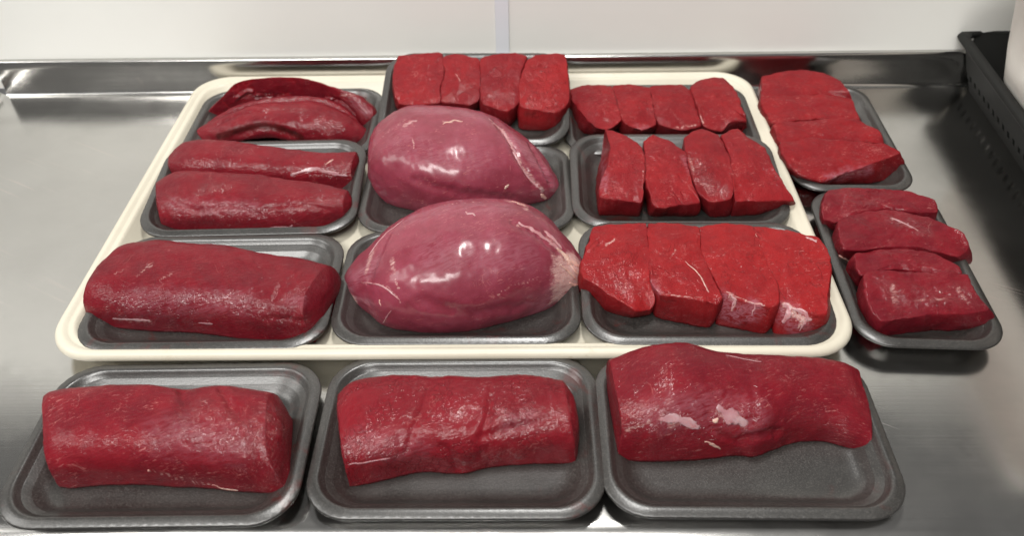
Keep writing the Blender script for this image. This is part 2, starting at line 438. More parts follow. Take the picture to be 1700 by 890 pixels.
# ------------------------------------------------------------------ meat builders
piece_no = [0]
def finish(name, fr, V, F, fc, cut, mat, label, cat, group, amp, strokes, seed, fixed, grooves=(), strips=(), wets=()):
    me = make_mesh(name, V, F)
    V = np.asarray(V, float); n = len(V)
    N = np.empty(n * 3); me.vertex_normals.foreach_get('vector', N); N = N.reshape(-1, 3)
    off = np.array([seed * 13.7, seed * 7.3, seed * 3.1])
    Q = V + off
    d = amp * (0.30 * pnoise(Q * 0.30) + 0.17 * pnoise(Q * 0.75) + 0.085 * pnoise(Q * 1.9) + 0.035 * pnoise(Q * 4.3))
    V = V + N * (d * (1 - fixed))[:, None]
    def lay(pts, V, N, k=7):
        pw = fr.world(V); pp = project(pw); idx = np.nonzero(np.einsum('ij,ij->i', N @ fr.R.T, CPOS - pw) > 0)[0]
        P = catmull(np.array(pts, float), max(8, k * len(pts)))
        J = [idx[np.argmin(np.linalg.norm(pp[idx] - q, axis=1))] for q in P]
        return V[J], N[J]
    for r, depth, pts in grooves:
        hit, _ = lay(pts, V, N); D = np.full(n, 1e9)
        for hp in hit: D = np.minimum(D, np.linalg.norm(V - hp, axis=1))
        V = V - N * (depth * sstep(r, 0, D))[:, None]
    V[:, 2] = np.maximum(V[:, 2], FLOOR + 0.02)
    me.vertices.foreach_set('co', (V * S).ravel()); me.update()
    me.vertex_normals.foreach_get('vector', N.ravel())
    # marks: strokes measured on the picture are laid onto the facing surface in 3-D
    pw = fr.world(V); pp = project(pw); Nw = N @ fr.R.T
    facing = np.einsum('ij,ij->i', Nw, CPOS - pw) > 0
    idx = np.nonzero(facing)[0]
    msk = np.zeros((n, 4)); msk[:, 2] = cut; msk[:, 3] = 1
    for ch, r, amount, pts in strokes:
        P = catmull(np.array(pts, float), max(8, 7 * len(pts))) if len(pts) > 1 else np.array(pts, float)
        hit = []
        for q in P:
            dd = np.linalg.norm(pp[idx] - q, axis=1); j = np.argmin(dd)
            if dd[j] < 25: hit.append(V[idx[j]])
        if not hit: continue
        hit = np.array(hit); D = np.full(n, 1e9)
        for hp in hit: D = np.minimum(D, np.linalg.norm(V - hp, axis=1))
        D = D * (1 + 0.6 * pnoise(V * 1.6 + off))
        mv = amount * sstep(r, r * 0.25, D)
        msk[:, ch] = np.minimum(msk[:, 3], 1 - mv) if ch == 3 else np.maximum(msk[:, ch], mv)
    a = me.attributes.new('fc', 'FLOAT_VECTOR', 'POINT'); a.data.foreach_set('vector', (fc + off).ravel())
    wetv = np.zeros(n)
    for r, amount, pts in wets:
        hit, _ = lay(pts, V, N); D = np.full(n, 1e9)
        for hp in hit: D = np.minimum(D, np.linalg.norm(V - hp, axis=1))
        wetv = np.maximum(wetv, amount * sstep(r, r * .3, D))
    a = me.attributes.new('wet', 'FLOAT', 'POINT'); a.data.foreach_set('value', wetv)
    a = me.color_attributes.new('msk', 'FLOAT_COLOR', 'POINT'); a.data.foreach_set('color', msk.ravel())
    # origin at the base of the piece
    c = np.array([V[:, 0].mean(), V[:, 1].mean(), FLOOR])
    me.transform(Matrix.Translation(Vector(-c * S)))
    o = link(name, me, mat, matrix=fr.matrix @ Matrix.Translation(Vector(c * S)))
    tag(o, label, cat, group)
    for k, (nm, mt, w, th, pts) in enumerate(strips):
        P, Nn = lay(pts, V, N)
        for _ in range(4): P[1:-1] = (P[:-2] + 2 * P[1:-1] + P[2:]) / 4
        P = catmull(P, 26); Nn = catmull(Nn, 26); Nn /= np.linalg.norm(Nn, axis=1)[:, None]
        tg = np.gradient(P, axis=0); sd = np.cross(tg, Nn); sd /= np.linalg.norm(sd, axis=1)[:, None] + 1e-9
        u = np.linspace(0, 1, 26); so = np.array([seed * 3.3 + k * 7.7, 0, 0])
        ww = w * np.sqrt(np.clip(np.sin(math.pi * (0.04 + 0.92 * u)), 0, 1)) * (1 + 1.1 * pnoise(P * 2.2 + so))
        rowsS = []; cs = 12
        for i in range(26):
            a = np.linspace(0, 2 * math.pi, cs, endpoint=False)
            wa = ww[i] * (1 + 0.5 * pnoise(np.stack([np.cos(a) * 1.5 + i * .45, np.sin(a) * 1.5, a * 0 + so[0]], 1)))
            rowsS.append(P[i] + sd[i] * (np.cos(a) * wa)[:, None] + Nn[i] * (np.sin(a) * th + th * 0.25)[:, None])
        Vs = np.concatenate(rowsS); Fs = grid_faces(26, cs)
        Fs.append(tuple(range(cs))[::-1]); Fs.append(tuple(25 * cs + c for c in range(cs)))
        Vs[:, 2] = np.maximum(Vs[:, 2], FLOOR + .03)
        ch = link(nm, make_mesh(nm, Vs - c, Fs), M[mt]); ch.parent = o
    return o

def loft(name, key, label, cat, group, mat, stations, cap=(0.4, 0.8), amp=1.0, n_along=120, M_=64, und=0.15, strokes=(), capcut=1.0, lean=(0.0, 0.0), capmode='cut', grooves=(), strips=(), wets=(), slope=0.0):
    """stations: (front-base px,py, top-silhouette px,py, height cm, squareness)"""
    piece_no[0] += 1; seed = piece_no[0]
    fr = TR[key]; rows = []
    def section(F, D, W, H, nn, lf=0.0, m=M_):
        ph = np.linspace(-und, math.pi + und, m)
        c, s_ = np.cos(ph), np.sin(ph)
        cx = np.sign(c) * np.abs(c) ** (2 / nn) * (1 - slope * np.clip(np.sin(ph), 0, 1) ** 1.5 * (c > 0)); sz = np.sign(s_) * np.abs(s_) ** (2 / nn)
        b = abs(sz[0]); zc = H * b / (1 + b)
        sl = W / 2 * (1 - cx); z = zc + (H - zc) * sz
        return np.stack([F[0] + D[0] * sl, F[1] + D[1] * sl, FLOOR + lf + z * (H - lf) / H], -1)
    for fx, fy, tx, ty, H, nn, *lf in stations:
        lf = lf[0] if lf else 0.0
        F_ = fr.at(fx, fy, FLOOR + lf + 0.3 * min(H, 1)); T_ = fr.at(tx, ty, FLOOR + H * 0.85)
        D = (T_ - F_)[:2]; D = D / np.linalg.norm(D)
        lo, hi = 0.3, 18.0
        for _ in range(40):
            W = (lo + hi) / 2
            if fr.proj(section(F_, D, W, H, nn, lf))[:, 1].min() > ty: lo = W
            else: hi = W
        rows.append([F_[0], F_[1], D[0], D[1], W, H, nn, lf])
    print('LOFT', name, key, [round(r[4], 1) for r in rows], [round(r[5], 1) for r in rows])
    A = catmull(np.array(rows), n_along)
    secs = []; u = 0; us = []
    for k, r in enumerate(A):
        D = r[2:4] / np.linalg.norm(r[2:4])
        secs.append(section(r[:2], D, max(r[4], .2), max(r[5], .15), max(r[6], 1.6), max(r[7], 0.0)))
    secs = np.array(secs)
    ctr = secs.mean(1); L = np.concatenate([[0], np.cumsum(np.linalg.norm(np.diff(ctr, axis=0), axis=1))])
    ax0 = ctr[2] - ctr[0]; ax0 /= np.linalg.norm(ax0); ax1 = ctr[-1] - ctr[-3]; ax1 /= np.linalg.norm(ax1)
    # leaning end cuts
    for end, ax, sg in ((0, ax0, 1), (1, ax1, -1)):
        if lean[end]:
            w = sstep(4.0, 0.0, L if end == 0 else L[-1] - L)
            zz = (secs[..., 2] - FLOOR) / (secs[..., 2].max() - FLOOR)
            secs = secs + sg * lean[end] * (w[:, None] * zz)[..., None] * ax
    def capring(end):
        base = secs[0] if end == 0 else secs[-1]; ax = -ax0 if end == 0 else ax1
        c = base.mean(0); out = []; K = 12
        rs = [0.985, 0.95] + list(np.linspace(0.88, 0.12, K - 2))
        for t in rs:
            b = cap[end] * (1 - t ** 2.2)
            if capmode == 'cut': b = cap[end] * (1 - t ** 1.8)
            out.append(c + (base - c) * t + ax * b)
        return out, c + ax * cap[end]
    r0, p0 = capring(0); r1, p1 = capring(1)
    allr = r0[::-1] + list(secs) + r1
    n = M_; R_ = len(allr)
    V = np.concatenate(allr)
    arc = np.concatenate([[0], np.cumsum(np.linalg.norm(np.diff(secs[len(secs)//2], axis=0), axis=1))])
    fc = np.zeros((len(V), 3)); cut = np.zeros(len(V)); fixed = np.zeros(len(V))
    for k in range(R_):
        sl = slice(k * n, (k + 1) * n)
        kk = k - len(r0)
        if 0 <= kk < len(secs):
            fc[sl, 0] = L[kk] * .94 + arc * .34; fc[sl, 1] = arc * .94 - L[kk] * .34
            fc[sl, 2] = 0
        else:
            q = allr[k]; ax = ax1[:2]
            perp = np.array([-ax[1], ax[0]])
            fc[sl, 0] = q[:, 2] * 2.0; fc[sl, 1] = q[:, :2] @ perp; fc[sl, 2] = 20
            cut[sl] = capcut
    F = grid_faces(R_, n, True)
    V = np.concatenate([V, [p0, p1]]); fc = np.concatenate([fc, fc[[0, -1]]]); cut = np.append(cut, [capcut, capcut]); fixed = np.append(fixed, [0, 0])
    L0 = (R_ - 1) * n
    for c in range(n):
        F.append((len(V) - 2, (c + 1) % n, c)); F.append((L0 + c, L0 + (c + 1) % n, len(V) - 1))
    F = [f[::-1] for f in F]
    return finish(name, fr, V, F, fc, cut, M[mat], label, cat, group, amp, strokes, seed, fixed, grooves, strips, wets)

def slab(name, key, label, cat, group, mat, pts, dome=0.15, amp=0.8, nb=150, bevel=0.14, grain=0.3, strokes=(), grow=0.15, h=2.8, lift=0.0, grooves=(), strips=(), wets=()):
    """pts: clockwise from far left, (px, py, [height or None], [base px, base py]) of the upper face's outline"""
    piece_no[0] += 1; seed = piece_no[0]
    fr = TR[key]; T, B = [], []
    for q in pts:
        hh = q[2] if len(q) > 2 and q[2] is not None else h
        t = fr.at(q[0], q[1], FLOOR + hh); T.append(t)
        if len(q) > 4: b = fr.at(q[3], q[4], FLOOR + lift)
        else: b = np.array([t[0], t[1], FLOOR + lift])
        B.append(b)
    T, B = np.array(T), np.array(B)
    c0 = B.mean(0); 
    for k, q in enumerate(pts):
        if len(q) <= 4: B[k, :2] = c0[:2] + (B[k, :2] - c0[:2]) * 0.97
    TBp = np.concatenate([T, B], 1); TB = catmull(TBp, nb, True)
    cl = np.concatenate([TBp, TBp[:1]]); cum = np.concatenate([[0], np.cumsum(np.linalg.norm(np.diff(cl[:, :2], axis=0), axis=1) + 1e-6)])
    ss = np.linspace(0, cum[-1], nb, endpoint=False)
    TB = 0.4 * TB + 0.6 * np.stack([np.interp(ss, cum, cl[:, k]) for k in range(6)], 1)
    T, B = TB[:, :3].copy(), TB[:, 3:].copy()
    so = np.array([seed * 5.1, seed * 2.3, 0.0])
    out = T - T.mean(0); out[:, 2] = 0; out /= np.linalg.norm(out, axis=1)[:, None] + 1e-6
    rag = 0.22 * pnoise(T * [.7, .7, 0] + so) + 0.13 * pnoise(T * [1.9, 1.9, 0] + so) + 0.06 * pnoise(T * [5.0, 5.0, 0] + so)
    rag = rag + grow
    T += out * rag[:, None]; B[:, :2] += out[:, :2] * (0.6 * rag)[:, None]
    cT = T.mean(0); cB = B.mean(0); cB[2] = FLOOR + lift
    rows = [cB + (B - cB) * t for t in (0.35, 0.7, 0.94)] + [B]
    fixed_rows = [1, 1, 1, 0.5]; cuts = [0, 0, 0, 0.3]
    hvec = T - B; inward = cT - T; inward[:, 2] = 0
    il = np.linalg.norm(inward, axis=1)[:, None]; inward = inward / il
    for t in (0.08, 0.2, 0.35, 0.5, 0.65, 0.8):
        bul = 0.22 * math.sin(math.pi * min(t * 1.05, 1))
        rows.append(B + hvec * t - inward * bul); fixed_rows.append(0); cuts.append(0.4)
    hl = np.maximum(hvec[:, 2:3], .4)
    be = np.minimum(bevel, hl * 0.4)
    for a in (10, 35, 60, 85):
        a = math.radians(a)
        q = T + inward * be * (1 - math.cos(a)) * 1.0; q = q + np.c_[np.zeros((len(T), 2)), -be * (1 - math.sin(a))]
        rows.append(q); fixed_rows.append(0); cuts.append(0.6 + .1 * a)
    E_ = rows[-1]; cE = E_.mean(0)
    dmp = sstep(0, 1, np.linspace(0, 1, 10))
    def quad(P): x, y = P[:, 0] - cE[0], P[:, 1] - cE[1]; return np.stack([np.ones(len(P)), x, y, x*x*.1, y*y*.1], 1)
    co = np.linalg.solve(quad(E_).T @ quad(E_) + np.diag([0, .5, .5, 60, 60]), quad(E_).T @ E_[:, 2])
    resid = E_[:, 2] - quad(E_) @ co
    for t in np.concatenate([[.985, .965], np.linspace(0.94, 0.05, 22)]):
        q = cE + (E_ - cE) * t; q[:, 2] = quad(q) @ co + resid * t ** 5 + dome * (1 - t * t)
        rows.append(q); fixed_rows.append(0); cuts.append(1)
    V = np.concatenate(rows); n = nb
    fixed = np.repeat(fixed_rows, n).astype(float); cut = np.repeat(cuts, n).astype(float)
    F = grid_faces(len(rows), n)
    top = np.array([cE[0], cE[1], co[0] + dome]); V = np.concatenate([V, [cB, top]])
    fixed = np.append(fixed, [1, 0]); cut = np.append(cut, [0, 1])
    L0 = (len(rows) - 1) * n
    for c in range(n):
        F.append((len(V) - 2, (c + 1) % n, c)); F.append((L0 + c, L0 + (c + 1) % n, len(V) - 1))
    area = sum(T[i, 0] * T[(i + 1) % n, 1] - T[(i + 1) % n, 0] * T[i, 1] for i in range(n))
    if area < 0: F = [f[::-1] for f in F]
    cg, sg = math.cos(grain), math.sin(grain)
    fc = np.stack([V[:, 0] * cg + V[:, 1] * sg, -V[:, 0] * sg + V[:, 1] * cg, V[:, 2]], -1)
    return finish(name, fr, V, F, fc, cut, M[mat], label, cat, group, amp, strokes, seed, fixed, grooves, strips, wets)

# ------------------------------------------------------------------ loins
GL = 'whole loin pieces'
loft('meat_loin', 'F1', 'deep red loin with a rounded top at the lower left, cut end facing right', 'meat', GL, 'loin',
     [(97, 806, 76, 655, 3.5, 3.7), (120, 808, 90, 648, 3.9, 3.7), (174, 804, 135, 643, 4.2, 3.5), (279, 806, 244, 638, 4.4, 3.4), (348, 810, 303, 647, 4.5, 3.3), (420, 816, 366, 641, 4.6, 3.3), (482, 820, 472, 658, 4.2, 3.3)],
     cap=(.2, .8), lean=(0, 1.3), amp=.6, strokes=[(0, .12, .5, [(250, 783), (300, 795), (350, 806)]), (1, 2.2, .35, [(270, 720), (380, 740)])],
     grooves=[(.5, .25, [(368, 645), (378, 668), (400, 690)]), (.5, .18, [(300, 650), (306, 668)])],
     strips=[('fat_strip', 'fat', .07, .03, [(352, 806), (372, 811), (396, 815)]), ('fat_fleck', 'fat', .09, .05, [(245, 782), (247, 783), (249, 783)])], slope=.12, wets=[(2.6, .8, [(330, 700), (400, 730), (440, 750)]), (1.6, 1, [(455, 690), (470, 740), (465, 790)])])
loft('meat_loin', 'F2', 'red loin with cracked surface in the middle of the front row', 'meat', GL, 'loin_crack',
     [(580, 806, 560, 655, 3.6, 4.0), (600, 803, 590, 631, 3.9, 4.0), (644, 795, 662, 625, 4.1, 3.8), (701, 783, 705, 624, 4.1, 3.6), (766, 784, 752, 623, 4.2, 3.2), (806, 776, 788, 627, 4.2, 3.2), (860, 769, 860, 623, 4.1, 3.6), (915, 768, 900, 624, 4.0, 4.0), (958, 768, 944, 632, 3.8, 3.8)],
     cap=(.2, .7), lean=(0, .5), amp=.6, strokes=[(1, 1.6, .35, [(600, 730), (690, 745)]), (1, 1.0, .4, [(850, 705), (880, 695)])],
     grooves=[(.35, .12, [(715, 640), (700, 680), (690, 700), (674, 752)]), (.5, .2, [(735, 742), (750, 760), (762, 780)]), (.45, .18, [(800, 728), (840, 712), (880, 706), (915, 692)]), (.3, .12, [(815, 640), (812, 680), (800, 720)])],
     strips=[('fat_strip', 'silver', .06, .02, [(578, 771), (600, 769), (625, 765), (648, 761)])], slope=.22, wets=[(1.5, .8, [(590, 745), (660, 752)]), (1.3, 1, [(840, 715), (880, 700), (930, 690)]), (1.2, .8, [(770, 770), (850, 755)])])
loft('meat_loin', 'F3', 'broad red loin tapering to the right with silvery patches, right of the front row', 'meat', GL, 'loin',
     [(1026, 762, 1010, 597, 4.4, 3.3), (1060, 764, 1050, 583, 5.0, 3.0), (1102, 765, 1110, 569, 5.6, 2.7), (1158, 762, 1150, 572, 5.5, 2.6), (1217, 755, 1195, 583, 5.1, 2.6), (1254, 757, 1240, 587, 4.8, 2.7), (1288, 745, 1290, 590, 4.3, 2.8), (1321, 733, 1325, 592, 3.8, 2.9), (1366, 730, 1373, 596, 3.2, 3.0), (1410, 742, 1405, 602, 2.6, 3.0), (1445, 751, 1426, 613, 1.8, 3.0)],
     cap=(.15, .3), amp=.6, strokes=[(0, .75, .5, [(1105, 697), (1145, 703)]), (0, .7, .5, [(1195, 685), (1232, 702)]), (0, .18, .5, [(1205, 592), (1260, 598)]), (1, 2.0, .5, [(1090, 690), (1160, 680), (1250, 690)]), (0, .25, .5, [(1040, 715), (1080, 700)])],
     grooves=[(.6, .08, [(1245, 620), (1255, 660), (1250, 700)]), (.4, .2, [(1175, 690), (1190, 720), (1225, 735)]), (.6, .3, [(1230, 730), (1260, 725), (1290, 718)])],
     strips=[('silver_skin', 'silver', .36, .012, [(1096, 697), (1120, 695), (1142, 702), (1160, 712)]), ('silver_skin', 'silver', .42, .012, [(1192, 676), (1205, 686), (1225, 698), (1240, 704)]), ('fat_fleck', 'fat', .16, .06, [(1183, 700), (1187, 698), (1191, 696)]), ('fat_strip', 'fat', .09, .04, [(1171, 735), (1180, 737), (1195, 745)]), ('fat_strip', 'silver', .05, .02, [(1205, 590), (1235, 596), (1262, 602)])], slope=.15, wets=[(1.5, 1, [(1060, 715), (1110, 705), (1160, 715)]), (1.5, .9, [(1180, 720), (1250, 690)]), (1.5, .6, [(1330, 690), (1400, 700)])])
loft('meat_loin', 'A1', 'dark red loin in the near left corner of the cream tray, end cut square', 'meat', GL, 'loin',
     [(148, 534, 176, 432, 3.3, 3.6), (168, 540, 205, 408, 3.7, 3.6), (242, 547, 262, 399, 4.0, 3.7), (330, 551, 325, 405, 4.2, 3.8), (403, 560, 385, 410, 4.3, 3.8), (462, 565, 450, 423, 4.3, 3.8), (522, 566, 562, 444, 4.0, 3.6)],
     cap=(.5, .8), lean=(.3, 1.0), amp=.55, strokes=[(0, .22, .45, [(190, 528), (250, 536)]), (0, .10, .5, [(190, 455), (210, 447)]), (0, .10, .5, [(225, 460), (252, 437)]), (0, .10, .5, [(265, 465), (285, 455)]), (1, 1.8, .4, [(230, 500), (330, 505), (400, 500)]), (1, .8, .5, [(480, 500), (500, 500)])],
     grooves=[(.3, .14, [(400, 515), (420, 480), (440, 462)]), (.3, .12, [(455, 498), (470, 472), (492, 455)]), (.3, .14, [(440, 530), (470, 528), (505, 535)])],
     strips=[('silver_skin', 'silver', .13, .012, [(188, 529), (210, 531), (232, 534), (250, 537)]), ('silver_skin', 'silver', .10, .012, [(330, 541), (342, 540), (354, 539)])], slope=.18, wets=[(1.7, 1, [(190, 515), (270, 525), (350, 532)]), (1.8, 1, [(400, 525), (450, 535), (505, 545)]), (1.2, .7, [(300, 500), (400, 495)])])
# ------------------------------------------------------------------ tenderloins
GT = 'tenderloin lengths'
loft('meat_tenderloin', 'B1', 'front one of two straight tenderloin lengths lying side by side', 'meat', GT, 'tender',
     [(272, 378, 259, 302, 2.6, 3.3), (300, 382, 290, 285, 3.1, 3.3), (345, 384, 335, 283, 3.4, 3.3), (400, 385, 400, 288, 3.4, 3.2), (484, 385, 460, 295, 3.2, 3.2), (540, 377, 525, 304, 3.0, 3.2), (577, 372, 582, 317, 2.7, 3.2)],
     cap=(.2, .45), lean=(0, .3), amp=.6, strokes=[(0, .12, .5, [(325, 325), (375, 312)]), (1, 1.2, .35, [(290, 340), (420, 345)])],
     grooves=[(.5, .10, [(290, 335), (330, 350), (390, 342), (430, 356)]), (.4, .10, [(440, 348), (490, 338), (545, 348)])],
     strips=[('silver_skin', 'silver', .16, .012, [(450, 381), (468, 379), (486, 375)])], slope=.15, wets=[(1.3, .9, [(290, 355), (360, 365), (430, 360)]), (.9, .8, [(330, 320), (380, 310)])])
loft('meat_tenderloin', 'B1', 'rear one of the two straight tenderloin lengths, with a strip of silver skin', 'meat', GT, 'tender',
     [(290, 300, 282, 258, 2.1, 3.2), (310, 305, 310, 234, 2.8, 3.3), (360, 307, 366, 233, 3.0, 3.3), (430, 309, 420, 239, 2.9, 3.3), (500, 311, 490, 248, 2.8, 3.3), (550, 311, 545, 253, 2.7, 3.4), (587, 310, 592, 253, 2.5, 3.6)],
     cap=(.3, .3), amp=.6, strokes=[(0, .42, .4, [(485, 290), (520, 281), (560, 288), (592, 291)])],
     strips=[('silver_skin', 'silver', .20, .012, [(484, 291), (500, 284), (520, 281), (540, 285), (562, 289), (590, 291)]), ('fat_strip', 'fat', .07, .04, [(541, 273), (546, 269), (554, 264)])], slope=.12, wets=[(.9, 1, [(490, 288), (590, 292)]), (.9, .6, [(320, 270), (420, 278)])])
loft('meat_tenderloin', 'C1', 'folded tenderloin at the back of the far left tray, with a shiny lobe at right', 'meat', GT, 'tender',
     [(335, 203, 335, 196, .6, 2.2), (375, 190, 385, 163, 2.6, 2.3), (405, 184, 415, 141, 4.0, 2.3), (450, 182, 450, 133, 4.4, 2.3), (510, 182, 505, 135, 4.4, 2.3), (560, 192, 560, 147, 3.9, 2.2), (598, 208, 600, 157, 3.4, 2.1), (622, 212, 620, 174, 2.2, 2.0)],
     cap=(.3, .5), amp=.8, strokes=[(0, .3, .5, [(565, 157), (595, 158)]), (1, .8, .6, [(590, 172), (610, 185)])], capmode='round',
     grooves=[(.35, .35, [(540, 162), (565, 168), (590, 190)]), (.35, .35, [(385, 168), (412, 150), (430, 158), (470, 160)])], wets=[(1.2, 1, [(400, 160), (470, 165)]), (1.2, .9, [(570, 160), (610, 185)])])
loft('meat_tenderloin', 'C1', 'narrow tenderloin strip squeezed between two others in the far left tray', 'meat', GT, 'tender',
     [(340, 216, 345, 203, .9, 2.3), (400, 210, 405, 172, 2.7, 2.4), (470, 206, 470, 160, 3.3, 2.4), (540, 206, 540, 163, 3.1, 2.4), (580, 212, 578, 182, 2.0, 2.2), (602, 216, 600, 205, .9, 2.0)],
     cap=(.2, .3), amp=.9, capmode='round', wets=[(1.0, 1, [(430, 168), (520, 166)])])
loft('meat_tenderloin', 'C1', 'pointed tenderloin at the front of the far left tray with dark hollow beneath', 'meat', GT, 'tender',
     [(302, 231, 304, 226, .5, 2.2), (335, 236, 335, 212, 1.5, 2.2), (375, 236, 380, 190, 2.6, 2.3, .4), (420, 228, 425, 173, 3.3, 2.3, 1.0), (470, 230, 470, 168, 3.4, 2.3, .8), (530, 240, 525, 169, 3.3, 2.3, .1), (570, 238, 568, 184, 2.7, 2.2), (600, 234, 598, 205, 1.6, 2.0), (616, 229, 616, 220, .6, 2.0)],
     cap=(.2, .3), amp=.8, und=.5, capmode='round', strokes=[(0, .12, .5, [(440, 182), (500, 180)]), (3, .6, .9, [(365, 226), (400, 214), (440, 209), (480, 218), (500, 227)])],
     grooves=[(.4, .3, [(360, 205), (400, 188), (440, 184)]), (.8, .3, [(395, 224), (440, 210), (485, 224)])], wets=[(.8, 1, [(440, 180), (500, 182)]), (1.2, .9, [(520, 215), (560, 215)])])
# ------------------------------------------------------------------ round roasts
GR = 'whole round roasts'
loft('round_roast', 'B2', 'farther plump round roast with pale tendon band on its right shoulder', 'meat', GR, 'round',
     [(616, 316, 611, 268, 2.6, 2.3), (622, 326, 616, 225, 4.6, 2.3), (640, 338, 640, 195, 6.0, 2.3), (671, 349, 675, 177, 6.8, 2.3), (720, 358, 720, 174, 7.1, 2.3), (770, 360, 770, 179, 7.0, 2.3), (815, 354, 815, 191, 6.4, 2.2), (855, 346, 850, 211, 5.4, 2.2), (885, 338, 880, 235, 4.2, 2.2), (910, 330, 905, 262, 2.9, 2.2), (927, 320, 924, 296, 1.4, 2.2)],
     cap=(.5, .3), amp=.5, n_along=140, M_=84, und=.45, capcut=0, capmode='round',
     strokes=[(0, .45, .6, [(815, 200), (840, 225), (858, 262), (880, 295), (900, 315)]), (1, 1.0, .9, [(850, 230), (890, 270), (915, 300)]),
              (0, .20, .6, [(735, 204), (765, 200)]), (0, .5, .55, [(672, 208), (690, 200)]), (0, .22, .5, [(612, 290), (618, 250), (640, 222), (672, 200)]), (1, 2.5, .45, [(660, 230), (720, 260), (800, 260)]), (1, 1.6, .7, [(700, 182), (760, 186), (800, 195)]), (0, .10, .6, [(685, 232), (688, 245)])],
     grooves=[(.7, .35, [(822, 200), (848, 235), (866, 270), (888, 305)]), (.5, .3, [(880, 240), (900, 275), (915, 305)]), (.8, .2, [(690, 300), (760, 320), (850, 330)]), (1.6, .15, [(632, 215), (650, 250), (655, 300)])],
     strips=[('tendon', 'silver', .16, .04, [(812, 197), (836, 220), (852, 248), (866, 280), (884, 302), (903, 318)]), ('fat_strip', 'fat', .10, .04, [(735, 205), (750, 201), (768, 200)]), ('fat_fleck', 'fat', .16, .05, [(898, 322), (903, 327), (907, 330)]), ('fat_fleck', 'fat', .10, .04, [(837, 313), (841, 310), (844, 307)]), ('fat_fleck', 'silver', .12, .04, [(674, 206), (682, 203), (692, 199)])])
loft('round_roast', 'A2', 'nearer plump round roast with pale tendon tips at both ends', 'meat', GR, 'round',
     [(573, 486, 571, 462, 1.3, 2.2), (588, 505, 590, 432, 2.8, 2.2), (608, 519, 615, 408, 4.0, 2.2), (634, 542, 645, 377, 5.3, 2.3), (670, 553, 680, 354, 6.4, 2.3), (719, 558, 725, 337, 7.1, 2.3), (768, 556, 775, 330, 7.4, 2.3), (817, 546, 825, 329, 7.3, 2.3), (866, 532, 866, 336, 6.7, 2.3), (905, 517, 905, 357, 5.7, 2.3), (931, 504, 932, 384, 4.6, 2.3), (953, 491, 953, 411, 3.4, 2.4), (967, 480, 966, 430, 2.5, 2.4)],
     cap=(.2, .4), amp=.5, n_along=150, M_=90, und=.45, capcut=0, capmode='round',
     strokes=[(0, 2.0, .92, [(965, 460), (950, 440), (940, 470)]), (0, 1.6, .75, [(930, 440), (930, 490)]), (0, .35, .6, [(860, 372), (890, 385), (920, 408), (945, 432)]), (0, .28, .6, [(905, 385), (930, 412)]),
              (0, .6, .6, [(845, 334), (870, 340), (872, 346)]), (0, .25, .5, [(620, 415), (640, 386), (690, 352), (750, 338), (840, 332)]), (0, .5, .55, [(618, 420), (608, 450)]), (0, .6, .7, [(577, 485), (590, 500)]), (1, 1.2, .9, [(580, 470), (610, 450), (625, 440)]),
              (0, .14, .6, [(600, 470), (640, 475), (665, 500)]), (0, .14, .6, [(637, 535), (650, 515)]), (0, .4, .5, [(650, 430), (655, 450)]), (0, .12, .6, [(655, 462), (662, 480)]),
              (1, 2.6, .5, [(720, 420), (800, 420), (870, 420)]), (0, .12, .5, [(800, 510), (850, 475), (890, 465)]), (1, 1.8, .7, [(890, 520), (930, 480)]), (1, 1.6, .6, [(680, 365), (760, 345), (840, 345)])],
     grooves=[(2.2, .16, [(790, 365), (805, 400), (800, 440), (780, 470)]), (.5, .25, [(850, 368), (890, 388), (925, 418)]), (.5, .22, [(905, 388), (930, 415), (950, 440)]), (.8, .2, [(640, 395), (625, 430), (612, 465)]), (.9, .18, [(700, 500), (780, 520), (860, 510)])],
     strips=[('tendon', 'fat', .22, .06, [(940, 430), (955, 438), (968, 447), (975, 452)]), ('tendon', 'fat', .20, .05, [(925, 412), (938, 424), (952, 446), (966, 462)]), ('tendon', 'silver', .15, .04, [(860, 371), (885, 381), (908, 398), (930, 415)]), ('tendon', 'silver', .15, .04, [(904, 384), (918, 396), (932, 412)]),
             ('tendon', 'fat', .28, .07, [(575, 482), (580, 490), (590, 501)]), ('fat_strip', 'silver', .10, .02, [(612, 425), (625, 405), (645, 384), (672, 364)]), ('fat_fleck', 'fat', .28, .03, [(848, 334), (860, 337), (872, 342)]), ('fat_fleck', 'fat', .10, .05, [(630, 496), (631, 502), (632, 509)]), ('fat_strip', 'silver', .06, .03, [(600, 469), (625, 472), (645, 482), (664, 499)]), ('fat_strip', 'silver', .05, .03, [(636, 536), (643, 526), (650, 515)]), ('fat_fleck', 'silver', .10, .03, [(774, 353), (780, 354), (788, 357)]),
             ('tendon', 'fat', .14, .05, [(945, 470), (955, 474), (966, 474)]), ('tendon', 'fat', .12, .05, [(930, 440), (948, 455), (960, 468)])])
